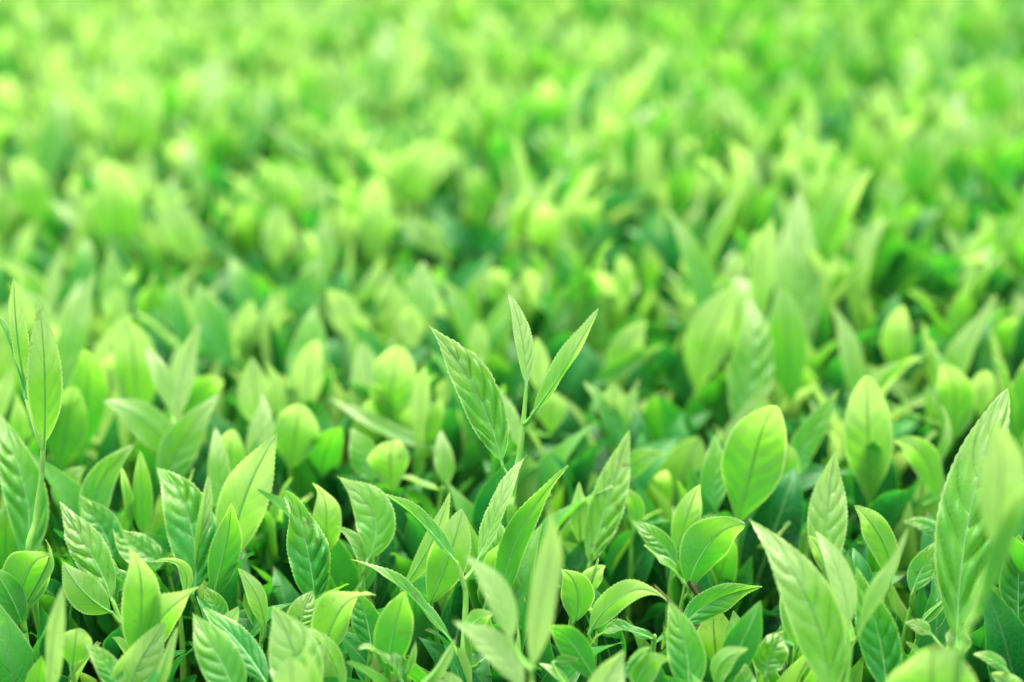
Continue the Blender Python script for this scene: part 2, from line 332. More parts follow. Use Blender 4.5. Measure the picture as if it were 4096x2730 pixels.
S('C', 'big blunt yellow-green leaf with a dark midrib, right of centre', L(1462,555,1640,-165,400,182,.36,.0,blunt=.75,q=1.9,fold=.15,wave=.4))
S('C', 'grey-green narrow leaf left of the big blunt yellow-green leaf', L(1290,520,1320,48,165,0,.66,0))
S('C', 'notched leaf at the bottom right of centre, pale tip on dark base', L(1120,1620,1012,1083,240,0,.58,.1,q=.8,fold=.2))
S('C', 'glossy dark leaf lying sideways above the notched leaf', L(1110,1240,1603,1005,210,15,.66,-.12,q=.6,curl=.3))
S('C', 'pale blurred leaf at the bottom edge, right of centre', L(560,1780,762,1372,260,15,.1,-.04,q=.4), d=.385)
S('C', 'cupped green leaf tip at the bottom, left of the notched leaf', L(860,1660,1040,1393,175,165,.4,-.22,q=.5), L(790,1480,920,1360,80,150,.5,-.1))
S('C', 'wavy dark leaf lying flat in the bottom shade', L(930,1310,525,1280,110,50,.62,.12,wave=2))
S('C', 'small curled leaf tip at the bottom beside the foreground shoot', L(440,1640,250,1432,80,55,.35,.05), L(320,1450,480,1435,70,10,.5,-.05))
S('C', 'thin twisted leaf edge curling above the brown twig', L(1125,975,870,745,60,70,.35,.05,wave=2))
S('C', 'cupped leaf at the bottom, right of the notched leaf', L(1340,1600,1518,1362,150,160,.3,-.25), L(1480,1680,1500,1455,140,0,.52,0))
S('C', 'dark green leaf behind the upright folded lime leaf', L(1050,850,795,595,140,0,.58,.1))
S('C', 'very dark leaf low in shade under the glossy sideways leaf', L(1380,1530,1592,1085,210,180,.8,0))
# ---- bottom, fourth tile
S('D', 'soft foreground shoot at lower right, large quilted leaf and two slim ones',
  L(500,1720,30,592,330,0,.28,.1,q=2.0,fold=.22,lean=.1), L(615,1240,425,645,165,10,.13,.06,q=.4,fold=.35), L(665,1290,1012,668,160,135,.1,-.08,fold=.5), d=.398, stem=[(640,1240),(620,1320),(590,1600),(585,1800)])
S('D', 'sharp pale quilted leaf standing upright at the right', L(475,870,515,162,250,0,.22,-.02,q=1.2,fold=.2))
S('D', 'hooked lime leaf leaning left against the sharp pale leaf', L(830,920,583,480,230,200,.34,.16,q=.5,tc=.8))
S('D', 'saw-edged lime leaf half hidden by the large quilted foreground leaf', L(290,1320,320,795,340,180,.22,.08,q=.4))
S('D', 'little folded lime leaf at the foot of the sharp pale leaf', L(455,880,362,672,105,170,.14,.1,fold=.5))
S('D', 'glossy dark quilted leaf between the slim foreground leaves', L(820,1600,635,885,250,0,.82,.06,q=2.1))
S('D', 'large blurred quilted leaf at the right edge, behind a lime one', L(1300,1210,1580,-235,410,0,.36,-.05,q=2.6,blunt=.3,lean=.2,tw=.02,tc=.1), d=.415)
S('D', 'strongly blurred yellow-lime leaf nearest the lens at the right edge', L(1490,800,1530,-50,285,180,.08,.03,blunt=.3,fold=.45), L(1410,1140,1720,330,120,170,.4,-.03), d=.342, stem=[(1490,780),(1440,900),(1300,1350),(1260,1550)])
S('D', 'dark quilted shoot at the right edge below the blurred lime leaf', L(1640,1220,1640,655,230,0,.74,0,q=2.0), L(1640,1230,1470,960,120,30,.7,0), stem=[(1630,1200),(1650,1350),(1680,1600)])
S('D', 'huge blurred round leaf at the bottom right edge', L(1120,1930,1110,1338,560,180,.34,0,blunt=1,q=.5,fold=.15), d=.37)
S('D', 'small crumpled quilted leaf at the bottom left of the foreground quilted leaf', L(110,1520,232,1260,230,10,.5,-.1,q=1.3,wave=1.5), L(60,1560,240,1290,50,100,.35,-.1))
S('D', 'thin pale leaf above the small crumpled white-rimmed leaf', L(1050,1220,1253,1032,80,150,.28,-.04,fold=.4))
S('D', 'smooth leaf pointing right behind the slim foreground leaf', L(1010,1010,1207,698,165,10,.52,-.08,q=.5))
S('D', 'flat grey-green leaf lying below the round-topped lime leaves', L(1200,700,945,580,100,20,.6,.1))
S('D', 'crumpled whitish young leaf low beside the blurred stem', L(1250,1420,1290,1190,180,20,.1,0,wave=2,q=1.5), L(1110,1280,950,1205,90,10,.3,.1), d=.42)
S('D', 'dark leaf at the foot of the right edge with brown crisp rim', L(1620,1700,1480,1510,200,10,.4,.1,wave=2), L(1560,1500,1370,1390,90,20,.6,.1))
S('H', 'round-topped lime leaf with a straight dark midrib, right of centre', L(755,1570,735,918,305,180,.27,.0,blunt=.75,q=1.8,fold=.15))
S('H', 'leaning lime leaf tucked behind the round-topped lime leaf', L(1090,1620,880,1318,195,180,.3,.2))
S('H', 'pale slender leaf above the round-topped lime leaf', L(650,1010,520,488,155,0,.25,.05,fold=.4))
S('H', 'dull green leaf leaning right beside the big blunt yellow-green leaf', L(310,1530,600,1030,190,10,.6,-.06))
S('H', 'slim curved pale leaf in shade right of the round-topped leaf', L(1110,1490,1277,1122,85,35,.3,.1))
S('H', 'arched leaf with a white gleam, right of the round-topped leaf', L(1210,1260,1210,840,260,180,.4,.15,blunt=.6), L(880,1020,1150,825,95,55,.28,-.18), d=.58)
S('H', 'plain lime oval leaf above the arched gleaming leaf', L(930,870,930,488,205,180,.26,0,blunt=.6))
S('H', 'small round lime leaf at the right above the blurred quilted leaf', L(1460,1140,1480,900,175,180,.12,0,blunt=.9))
S('H', 'low round lime leaf peeping right of the big blunt leaf', L(230,1620,240,1378,175,180,.34,0,blunt=.9))
S('G', 'silver-green quilted leaf standing before a broad lime leaf, right', L(1530,1130,1612,430,285,0,.4,.02,q=2.0,lean=.15))
S('G', 'broad yellow-lime leaf behind the silver-green quilted leaf', L(1300,900,1505,375,310,185,.22,-.08,blunt=.5))
S('H', 'blunt green leaf right behind the silver-green quilted leaf', L(255,970,230,398,275,180,.42,0,blunt=.7))
S('H', 'tall dull quilted leaf with a pale leaf at its left, upper right', L(310,660,300,-230,300,0,.36,0,q=1.5,blunt=.3), L(90,440,150,-60,200,160,.12,-.05), d=.66)
S('K', 'bright folded lime leaf with a deep crease, upper right', L(960,1620,1212,1048,290,188,.30,-.06,fold=.6,blunt=.5,q=.2), d=.68)
S('K', 'thin folded lime leaf left of the tall dull quilted leaf', L(265,1540,442,1145,135,175,.2,-.05,fold=.6), d=.68)
S('G', 'ragged grey-green quilted leaf, upper right of centre', L(1250,620,1040,-128,190,10,.55,.08,q=2), d=.64)
S('G', 'small pale bud-like leaf right of the ragged grey-green leaf', L(1480,360,1460,160,155,0,.1,0,blunt=.3))
S('G', 'thin drooping pale leaf under the ragged grey-green leaf', L(1135,510,980,255,80,55,.28,.14))
S('G', 'pale triangular leaf in the blur right of the centre shoot', L(760,890,920,588,225,180,.22,-.05))
S('G', 'light leaf with dark underside pointing right from mid blur', L(680,960,1052,743,140,15,.5,-.05,q=1.2))
S('G', 'spoon-shaped pale yellow young leaf right of the centre shoot', L(710,1310,712,1000,165,180,.06,0,blunt=1,fold=.5,q=.2), stem=[(712,1180),(715,1300),(730,1420)])
S('G', 'dark quilted leaf bowed left beside the spoon-shaped young leaf', L(705,1360,520,970,155,15,.6,.1,q=2.0))
S('G', 'plain narrow leaf rising right of the spoon-shaped young leaf', L(740,1300,877,965,115,10,.5,0))
S('G', 'yellowish leaf glowing just behind the centre shoot', L(240,960,230,690,160,180,.1,0), L(320,1250,330,1035,205,180,.2,0,blunt=.9))
# ---- middle
S('E', 'soft three-leaf lime shoot, one broad leaf lying to the left', L(1095,1500,638,1100,255,190,.22,.14,q=.3), L(1075,1180,908,750,135,10,.1,.05,fold=.35), L(1100,1290,1258,600,155,15,.1,-.05,fold=.35), stem=[(1095,1250),(1100,1400),(1110,1600)])
S('E', 'light leaf with a squared tip right of the soft three-leaf shoot', L(1140,1580,1390,1105,265,10,.46,-.14,q=.7))
S('A', 'plain upright pale leaf before a blunt lime one, left of the glowing leaf', L(1350,540,1318,0,140,0,.3,0))
S('E', 'blunt lime leaf peeping behind the plain upright pale leaf', L(1450,1580,1440,1265,190,180,.34,0,blunt=.9))
S('E', 'pale pointed leaf upright below the broad young lime leaf', L(1600,1480,1650,1045,175,0,.18,.03))
S('E', 'broad young lime leaf with a shouldered tip, left of centre', L(1640,1200,1580,842,240,180,.12,-.03,blunt=.4), L(1720,1150,1660,838,90,170,.15,.1))
S('E', 'big blunt lime leaf with a faint midrib behind the soft three-leaf shoot', L(865,1150,820,598,305,180,.32,.0,blunt=1,q=.3))
S('E', 'long silvery leaf upright right of the tall left shoot', L(430,980,592,285,195,0,.34,-.04,q=1.2))
S('E', 'thin whitish leaf pointing up, behind the tall left shoot', L(320,580,420,98,115,20,.12,-.06))
S('E', 'pale leaf with a rounded lime leaf in front of it, left', L(720,580,690,130,195,0,.44,.02), L(735,620,715,392,155,180,.12,0,blunt=.9))
S('E', 'bowed lime leaf cut by the left edge above the tall shoot', L(220,500,-20,200,140,180,.18,.12))
S('E', 'slim pale leaf pointing right near the left edge', L(70,270,228,-45,95,160,.12,0))
S('E', 'dull blue-green leaf behind the pale and rounded pair', L(520,440,540,78,180,0,.6,0,blunt=.5))
S('E', 'dim blunt leaf right of the long silvery leaf', L(520,1320,580,758,255,180,.46,0,blunt=.8))
S('E', 'dim lime blunt leaf right of the tall left stem', L(390,1440,455,1000,265,180,.4,0,blunt=.8))
S('E', 'thin yellowish rod-like leaf slanting in the left blur', L(1115,760,850,503,70,80,.12,-.03,fold=.8))
S('E', 'dark lime blunt leaf right of the soft three-leaf shoot tips', L(1220,1150,1400,955,190,180,.4,-.1,blunt=.9))
S('E', 'silver-green pointed leaf in the left blur', L(1340,780,1218,342,235,0,.58,.05))
S('E', 'tall dull leaf right of the silver-green pointed leaf', L(1550,540,1430,178,175,0,.6,.05))
S('E', 'narrow blunt lime leaf right of the silver-green pointed leaf', L(1530,820,1570,465,140,180,.16,0,blunt=.9), L(1550,730,1765,385,120,165,.18,.04))
S('E', 'small dull leaf left of the silver-green pointed leaf', L(1140,680,1060,328,145,0,.6,0))
S('E', 'lime leaf low behind the tall left stem', L(135,1420,110,1045,135,180,.28,0))
S('E', 'bright leaf at the left edge under the dark edge-on leaf', L(-30,1190,92,878,145,165,.15,0))
S('F', 'pale pointed leaf with a slim one falling to the right, centre blur', L(1060,660,1090,222,235,5,.26,0), L(1360,800,1158,318,125,15,.26,.14), L(1020,800,1010,492,185,175,.1,0,blunt=.6))
S('F', 'small spoon-like yellow-lime leaf upright before a large dull leaf', L(370,1100,400,698,200,180,.08,-.02,blunt=.85,fold=.35))
S('F', 'large dull pointed leaf behind the small spoon-like leaf', L(320,1020,390,478,270,0,.54,.03))
S('F', 'large blunt lime leaf with a broad top, centre left', L(870,1180,932,732,310,180,.2,0,blunt=1))
S('F', 'narrow blunt yellow leaf right of the large broad-topped leaf', L(1060,1310,1085,882,135,180,.1,0,blunt=.9))
S('F', 'long pale leaf lying left across the shade, centre left', L(1050,1320,488,1038,125,25,.34,-.06))
S('F', 'wide flat-topped lime leaf under the spoon-like leaf', L(265,1450,320,1108,290,180,.32,0,blunt=1))
S('F', 'cup-shaped yellow-lime leaf in the centre-left blur', L(590,660,478,395,215,190,.08,.12,fold=.5))
S('F', 'pale leaf half hidden right of the quilted centre leaf', L(1630,1290,1430,942,140,10,.18,.06), d=.52)
S('F', 'small lime leaf left of the quilted centre leaf', L(1130,1320,1212,1045,105,180,.3,0))
S('F', 'dark leaf leaning left under the cup-shaped yellow leaf', L(810,850,615,588,120,0,.75,.05))
S('F', 'slender lime leaf leaning right, left part of the centre blur', L(50,660,242,368,125,165,.22,.03))
S('F', 'pale dull leaf behind the slender leaning lime leaf', L(320,480,442,192,175,0,.55,0))
S('F', 'lime leaf pointing right above the cup-shaped yellow leaf', L(680,440,862,178,110,170,.18,.03))
S('F', 'small yellow leaf crossed by a thin pale leaf, centre', L(1440,850,1430,595,135,180,.14,0,blunt=.5), L(1470,660,1722,308,95,20,.4,.03))
S('F', 'round lime leaf in the blur above the centre shoot', L(1580,470,1530,265,185,180,.18,0,blunt=.9))
S('G', 'dull upright leaf right above the centre shoot', L(370,620,400,380,130,0,.5,0))
S('G', 'pale upright leaf in the blur right of the dull upright leaf', L(700,480,690,300,120,10,.25,0), L(790,420,770,180,150,170,.15,0,blunt=.6))
# ---- upper
S('I', 'large round-topped green leaf in the upper left blur', L(755,1540,720,995,315,180,.36,0,blunt=1))
S('I', 'tall pale leaf left of the twin lime leaves, upper left', L(285,1080,390,538,185,0,.44,0))
S('I', 'twin blunt lime leaves side by side, upper left', L(900,900,960,495,195,180,.26,0,blunt=.9), L(760,820,770,488,160,180,.2,0,blunt=.9))
S('I', 'stubby lime leaf near the left edge, upper left', L(215,990,90,748,135,180,.16,.05,blunt=.6))
S('I', 'round yellow-green leaf near the left edge under the stubby one', L(215,1340,110,995,240,180,.26,.03,blunt=.9))
S('I', 'crossing pair of thin pale leaves right of the large round-topped leaf', L(870,1260,990,988,95,60,.18,0), L(1400,1520,998,1088,125,15,.46,-.1))
S('I', 'cupped yellow-lime leaf right of the large round-topped leaf', L(1150,1580,988,1258,250,180,.12,.08,blunt=.5))
S('I', 'pale leaf lying flat left of the large round-topped leaf', L(610,1460,318,1218,105,15,.3,-.05))
S('I', 'slim pale leaf upright above the crossing thin pair', L(1240,1220,1138,838,135,20,.28,.03))
S('I', 'whitish arching leaf alone in the upper left-centre blur', L(1990,960,1688,738,100,35,.48,-.12))
S('I', 'pale blue-green leaf upright in the upper left-centre blur', L(1560,920,1662,558,160,0,.58,0))
S('I', 'round yellow-lime leaf in the left-centre blur', L(1780,1350,1780,1018,250,180,.18,0,blunt=.9))
S('I', 'smaller round lime leaf under the round yellow-lime one', L(1740,1590,1740,1288,215,180,.12,0,blunt=.9))
S('J', 'upright oval pale-yellow leaf standing out in the centre blur', L(240,1560,240,1088,235,180,.1,0,blunt=.55,fold=.35))
S('J', 'broad lime leaf leaning right above the upright oval leaf', L(420,1270,645,855,270,180,.26,-.05,blunt=.7))
S('J', 'low pale-yellow blunt leaf right of the upright oval leaf', L(630,1590,388,1398,180,180,.06,.1,blunt=.9))
S('J', 'deep lime blunt leaf with a shaded fold, upper centre', L(900,1350,858,1055,210,180,.28,0,blunt=.9,fold=.6))
S('J', 'yellowish hooked leaf lying right, upper right-centre blur', L(1700,1410,1955,1308,120,60,.06,-.15))
S('J', 'bright yellow-green leaf tip leaning right in the far blur', L(380,600,532,248,140,180,.06,.0,blunt=.4))
S('J', 'long pale leaf leaning left in the far blur', L(690,400,448,48,140,10,.48,.05))
S('J', 'pale upright leaf under the bright far leaf tip', L(290,600,290,178,155,0,.4,0))
# ------------------------------------------------------------------ build the traced shoots
GROUP = 'young shoots of the tea hedge'
CELL = 16
near_map = np.full((2730//CELL+1, 4096//CELL+1), 9.0)            # nearest traced leaf per patch of the frame
def stamp(P):
    x, y, d = project(P)
    i = (y/CELL).astype(int); j = (x/CELL).astype(int)
    ok = (i >= 0) & (j >= 0) & (i < near_map.shape[0]) & (j < near_map.shape[1])
    np.minimum.at(near_map, (i[ok], j[ok]), d[ok])
def rot(v, axis, a):
    axis = axis/np.linalg.norm(axis); v = np.asarray(v, float)
    return v*math.cos(a)+np.cross(axis, v)*math.sin(a)+axis*(axis@v)*(1-math.cos(a))
landmarks = []
n_traced = 0
for sp in SHOOTS:
    x0, y0, s = TILES[sp['tile']]
    sx = lambda p, x0=x0, y0=y0, s=s: (x0+p[0]*s, y0+p[1]*s)
    lv = sp['leaves']
    base_y = max(sx(l['b'])[1] for l in lv)
    d0 = sp['d'] or canopy_depth(base_y)
    node_px = sx(sp['stem'][0]) if sp['stem'] else sx(lv[0]['b'])
    node = point(*node_px, d0)
    foot = node + np.array([R.uniform(-.006, .006), R.uniform(-.004, .008), 0]); foot[2] = min(node[2]-0.035, -0.075)
    if sp['stem']:
        pts = [point(*sx(p), d0+0.0006*k) for k, p in enumerate(sp['stem'])]
        e = pts[-1] + np.array([0.002, 0.004, 0]); e[2] = min(e[2]-0.02, -0.075); pts.append(e)
    else:
        pts = [node, node*0.62+foot*0.38+np.array([R.uniform(-.002, .002), 0, 0]), foot]
    root = empty('tea_shoot', Vector(pts[-1]), sp['label'], sp['cat'], GROUP)
    o0 = pts[-1]
    hero = 0.40 < d0 < 0.50
    paths = [(np.array(pts)-o0, 0.00045+0.00072*np.linspace(0, 1, len(pts))**0.45)]
    for k, l in enumerate(lv):
        bx, by = sx(l['b']); tx, ty = sx(l['t'])
        if not sp['stem'] and len(lv) < 3 and not l['ns']:         # the foot of the blade is hidden by its neighbours: carry it on down
            ex = (.34 if sp['tile'] > 'D' else .12)*(1 if ty < by-0.5*abs(tx-bx) else .3)
            bx, by = bx-(tx-bx)*ex, by-(ty-by)*ex
        w = l['w']*(0.95 if l['blunt'] < .7 else .95)*s/F_PX*d0
        Lp = math.hypot(tx-bx, ty-by); Lm = Lp/F_PX*d0
        back = abs(((l['roll']+180) % 360)-180) > 100
        lean = l['lean'] if l['lean'] is not None else (-0.30 if back else 0.16)
        dk = d0 + (0.0 if k == 0 else (0.002*k if not back else -0.0015*k))
        Bp = point(bx, by, dk); Tp = point(tx, ty, dk+lean*Lm)
        dx, dy = (tx-bx)/Lp, (ty-by)/Lp
        mx_, my_ = (bx+tx)/2 - dy*l['bend']*Lp*2, (by+ty)/2 + dx*l['bend']*Lp*2
        Cp = point(mx_, my_, dk+lean*Lm*0.5 - 0.05*Lm*(1 if back else -0.6))
        ax = Tp-Bp; vdir = CAM-(Bp+Tp)/2
        nh = rot(vdir/np.linalg.norm(vdir), ax, math.radians(l['roll']))
        fore = abs(math.cos(math.radians(l['roll']))); w_true = w/max(0.35, fore*math.cos(l['fold']*0.8)+abs(math.sin(math.radians(l['roll'])))*0.5)
        w_true = min(w_true, 0.62*Lm*math.hypot(1, lean)) if l['blunt'] < .5 else w_true
        nu, nt = (132, 23) if hero else ((72, 15) if d0 < 0.62 else (36, 11))
        sd = R.uniform(0, 6.28); cu = R.uniform(-.05, .3)
        rv = R.random(); vein0 = rv*7.0+0.5
        P, UV = leaf_grid(Bp-o0, Cp-o0, Tp-o0, nh, w_true, nu, nt, fold=l['fold'], blunt=l['blunt'], quilt=l['q']*(0.45 if back else 1.2), teeth=hero or d0 < .55,
                          wave=l['wave'], curl=l['curl'] or cu, roll_tw=l['tw'] or R.uniform(-.65, .65), seed=sd, vein0=vein0-0.5+0.0, tipcurl=l['tc'] or R.uniform(-.3, .8))
        stamp(P+o0)
        age = min(1, max(0, l['age']-(0 if back else .12*l['age']/.5)+R.uniform(-.04, .04)))  # leaves showing their upper face are coloured younger, painting in light they catch
        leaf = link('leaf', mesh_from('leaf', P, grid_faces(nu, nt), UV, (age, rv, l['q']/2, 1), M_LEAF), root)
        if hero:                                                    # the raised rib under the blade
            mid = P.reshape(nu, nt, 3)[:, nt//2]; nn = np.array(nh)/np.linalg.norm(nh)
            sel = np.linspace(2, int(nu*0.93), 15).astype(int)
            rv_, rf_ = tube_geo([(mid[sel]-nn*0.00012, np.linspace(0.00036, 0.00008, 15))], 6)
            link('midrib', mesh_from('midrib', rv_, rf_, mat=M_RIB), leaf)
        # leaf stalk down to the stem
        if l['ns']: continue
        if np.linalg.norm(Bp-node) > 0.0015:
            arr = np.array(pts); kk = [q for q in range(len(arr)) if arr[q][2] < Bp[2]-0.002]
            tgt = arr[kk[0]] if kk else arr[-1]
            prev = arr[max(0, (kk[0] if kk else len(arr)-1)-1)]
            if prev[2] > Bp[2]-0.002 > tgt[2] and prev[2]-tgt[2] > 1e-6:
                f = (prev[2]-(Bp[2]-0.004))/(prev[2]-tgt[2]); tgt = prev*(1-min(1, f))+tgt*min(1, f)
            elif not kk: tgt = arr[-1]
            paths.append((np.array([Bp+(Cp-Bp)*0.02, Bp*0.6+tgt*0.4-np.array([0, 0, .0006]), tgt])-o0, [0.0004, 0.0006, 0.0007]))
        else:
            paths.append((np.array([Bp+(Cp-Bp)*0.05, Bp, pts[1]])-o0, [0.00035, 0.0005, 0.0008]))
    sv, sf = tube_geo(paths, 10 if hero else 7)
    link('stem', mesh_from('stem', sv, sf, mat=M_STEM), root)
    n_traced += 1
    l0 = lv[0]; landmarks.append((sx(((l0['b'][0]+l0['t'][0])/2, (l0['b'][1]+l0['t'][1])/2)), sp['label']))
# close small holes of the map
nm = near_map.copy()
for di in (-1, 0, 1):
    for dj in (-1, 0, 1):
        nm = np.minimum(nm, np.roll(np.roll(near_map, di, 0), dj, 1))
near_map = nm
def blocks(P, slack=0.004):
    """share of these points that would stand in front of a traced leaf"""
    x, y, d = project(P)
    i = (y/CELL).astype(int); j = (x/CELL).astype(int)
    ok = (i >= 0) & (j >= 0) & (i < near_map.shape[0]) & (j < near_map.shape[1]) & (d > 0.02)
    out = np.zeros(len(d), bool); q = near_map[i[ok], j[ok]]
    out[ok] = (q < 8.9) & (d[ok] < q-slack)
    return out

# ------------------------------------------------------------------ shoot patterns for the rest of the hedge
def shoot_pattern(kind, nu, nt, detail):
    """leaves and stem of one shoot with its foot at the origin; kind 0 lime, 1 pale, 2 green, 3 dull"""
    lv, H = [], R.uniform(0.062, 0.082)
    tip = np.array([R.uniform(-.006, .006), R.uniform(-.006, .006), H])
    n = R.choice((2, 3, 3, 4)); ph = R.uniform(0, 6.28)
    paths = [(np.array([tip, tip*0.5+np.array([.001, 0, 0]), [0, 0, -0.03]]), np.array([0.0004, 0.0009, 0.0012]))]
    for k in range(n):
        hgt = H - k*R.uniform(0.009, 0.016)
        B = tip*(hgt/H); ph += 2.4+R.uniform(-.5, .5)
        a = math.radians(R.uniform(2, 12) if k == 0 else R.uniform(8, 28))
        Ln = R.uniform(0.030, 0.046) if k == 0 else R.uniform(0.038, 0.060)
        dr = np.array([math.sin(a)*math.cos(ph), math.sin(a)*math.sin(ph), math.cos(a)])
        inn = np.array([-math.cos(ph), -math.sin(ph), 0.2])
        T = B+dr*Ln; C = (B+T)/2 - inn*Ln*R.uniform(-.12, .04)
        age = (0.14, 0.03, 0.36, 0.56)[kind] + 0.09*k + R.uniform(-.05, .08)
        bl = R.choice((0, 0, 0.5, 0.9)) if kind in (0, 2) else R.choice((0, 0, .4))
        w = Ln*(R.uniform(.24, .34) if bl < .3 else R.uniform(.32, .43))
        rv = R.random()
        P, UV = leaf_grid(B, C, T, rot(inn, dr, R.uniform(-.5, .5)), w, nu, nt, fold=R.uniform(.5, 1.15) if k == 0 and kind in (0, 1) else R.uniform(.15, .55), blunt=bl, quilt=R.uniform(.5, 1.4) if detail else 0.9, teeth=False,
                          wave=R.uniform(.2, 1.2), roll_tw=R.uniform(-.4, .4), seed=R.uniform(0, 6), vein0=rv*7, tipcurl=R.uniform(-.2, .8))
        lv.append((P, UV, (min(1, max(0, age)), rv, .5, 1)))
    bd = None
    if R.random() < .6:                                          # the closed bud at the tip
        dv = np.array([R.uniform(-.2, .2), R.uniform(-.2, .2), 1.0])*R.uniform(.010, .017)
        bd = tube_geo([(np.array([tip+dv*q for q in (0, .25, .5, .75, 1.0)]), np.array([.0006, .0012, .0013, .0009, .0002]))], 8)
    return lv, paths, bd
N_PAT = 24
KIND = [0, 0, 0, 0, 1, 1, 1, 2, 2, 2, 2, 3, 3, 3, 0, 1, 2, 3, 1, 1, 0, 2, 1, 2]
proto = []; lowpat = []
for k in range(N_PAT):
    st = R.getstate(); lv, paths, bd = shoot_pattern(KIND[k], 34, 11, True); st2 = R.getstate()
    R.setstate(st); lo, _p, _b = shoot_pattern(KIND[k], 13, 5, True); R.setstate(st2)         # the same shoot in fewer faces, for the far rows
    lowpat.append((np.concatenate([p[0] for p in lo]), np.concatenate([grid_faces(13, 5, q*65) for q in range(len(lo))]),
                   np.concatenate([p[1] for p in lo]), np.concatenate([np.broadcast_to(np.array(p[2], np.float32), (65, 4)) for p in lo])))
    sv, sf = tube_geo(paths, 7)
    allp = np.concatenate([p[0] for p in lv])
    proto.append(dict(lv=[mesh_from('leaf', P, grid_faces(34, 11), UV, t, M_LEAF) for P, UV, t in lv], stem=mesh_from('stem', sv, sf, mat=M_STEM), bud=mesh_from('bud', *bd, mat=M_RIB) if bd else None, pts=allp[::9], kind=KIND[k], n=len(lv)))
# sites over the hedge top
sites = []
yy = 0.20
while yy < 3.9:
    step = 0.0268 if yy < 1.8 else 0.0268+0.012*(yy-1.8)
    half = 0.50*yy+0.24
    nx = int(2*half/step)
    for i in range(nx+1):
        sites.append((-half+i*step+R.uniform(-.45, .45)*step, yy+R.uniform(-.45, .45)*step))
    yy += step
def swell(x, y): return 0.007*math.sin(x*7.1+1.3*math.sin(y*3.1))+0.006*math.sin(y*8.3+2.0*x+0.7)-0.006
cand = []
for (x, y) in sites:
    pick = [q for q in range(N_PAT) if KIND[q] >= 2] if (x > 0.12 and y > 0.95 and R.random() < .55) else [q for q in range(N_PAT) if KIND[q] == 1] if (y > 0.75 and R.random() < (.5 if x < 0.15 else .25)) else range(N_PAT)  # extra pale shoots in the far rows paint in their grazing sheen
    k = R.choice(pick); rz = R.uniform(0, 6.283); sc = R.uniform(.98, 1.36); tx, ty = R.gauss(0, .09), R.gauss(0, .09)
    z = -0.094*sc + swell(x, y) + R.uniform(-.020, .022)
    c, s = math.cos(rz), math.sin(rz)
    from_euler = np.array(__import__('mathutils').Euler((tx, ty, rz), 'XYZ').to_matrix())
    W = proto[k]['pts']@from_euler.T*sc + np.array([x, y, z])
    px, py, d = project(W)
    top = W[:, 2].argmax()
    low = False
    if d.min() < 0.56 and py.min() > 1450:                       # keep the sharp zone to the shoots read off the photograph
        k = R.choice([q for q in range(N_PAT) if KIND[q] >= 2]); z -= R.uniform(0.012, 0.03); low = True
        W = proto[k]['pts']@from_euler.T*sc + np.array([x, y, z]); px, py, d = project(W)
    if d.min() < 0.30: continue
    if blocks(W).mean() > 0.035:
        z -= 0.022; W = W - np.array([0, 0, 0.022])
        if blocks(W).mean() > 0.035: continue
    vis = (px > 0) & (px < 4096) & (py > 0) & (py < 2730) & (d > 0)
    hid = 0.0
    if vis.any():
        i = (py[vis]/CELL).astype(int); j = (px[vis]/CELL).astype(int)
        hid = (near_map[i, j] < d[vis]).mean()
    cand.append((float(d.mean()), x, y, z, rz, sc, tx, ty, k, vis.mean()*(1-hid), px.mean(), py.min()))
cand.sort()
N_INDIV = 300-n_traced
indiv = [c for c in cand if c[9] > 0.45][:N_INDIV]
chosen = set(id(c) for c in indiv)
rest = [c for c in cand if id(c) not in chosen]
# ---- labels: look, and the traced shoot it stands by
SHORT = {}
TONE = {0: 'lime', 1: 'pale', 2: 'mid-green', 3: 'dull green'}
marks = [((3080, 1150), 'silver-green quilted leaf'), ((1540, 880), 'upright oval pale-yellow leaf'), ((460, 800), 'large round-topped green leaf'),
         ((1230, 1470), 'small spoon-like yellow-lime leaf'), ((2160, 1500), 'tallest centre shoot'), ((3400, 800), 'bright folded lime leaf'),
         ((620, 1700), 'three-leaf lime shoot'), ((3000, 1830), 'big blunt yellow-green leaf'), ((3450, 1690), 'round-topped lime leaf with dark midrib'),
         ((1690, 1200), 'pale pointed leaf with a falling slim one'), ((2450, 1600), 'spoon-shaped pale yellow leaf'), ((160, 1450), 'tall shoot at the left edge'),
         ((570, 480), 'twin blunt lime leaves'), ((1660, 260), 'bright yellow-green far leaf tip'), ((2740, 900), 'ragged grey-green leaf'), ((1250, 540), 'whitish arching leaf'),
         ((3950, 1800), 'large blurred quilted leaf at the right edge'), ((3330, 2350), 'large quilted foreground leaf'), ((1000, 2000), 'glowing yellow-lime leaf'), ((1900, 2100), 'slim three-leaf shoot')]
ORD = ['nearest', 'second', 'third', 'fourth', 'fifth', 'sixth', 'seventh', 'eighth', 'ninth', 'tenth', 'eleventh', 'twelfth']
WORD = {2: 'two-leaf', 3: 'three-leaf', 4: 'four-leaf'}
byref = {}
for c in indiv:
    px, py, k = c[10], c[11]+60, c[8]
    (mxp, myp), mt = min(marks, key=lambda m_: (m_[0][0]-px)**2+(1.4*(m_[0][1]-py))**2)
    dx, dy = px-mxp, py-myp
    side = ('right of' if dx > 0 else 'left of') if abs(dx) > abs(dy) else ('behind' if dy < 0 else 'below')
    byref.setdefault((TONE[proto[k]['kind']], proto[k]['n'], side, mt), []).append((dx*dx+dy*dy, c))
label_of = {}
for (tone, n, side, mt), rows in byref.items():
    rows.sort(key=lambda r: r[0])
    for q, (_, c) in enumerate(rows):
        lead = '' if len(rows) == 1 else ORD[min(q, 11)]+' '
        label_of[id(c)] = f'{lead}blurred {tone} {WORD[n]} shoot {side} the {mt}'
first = set()
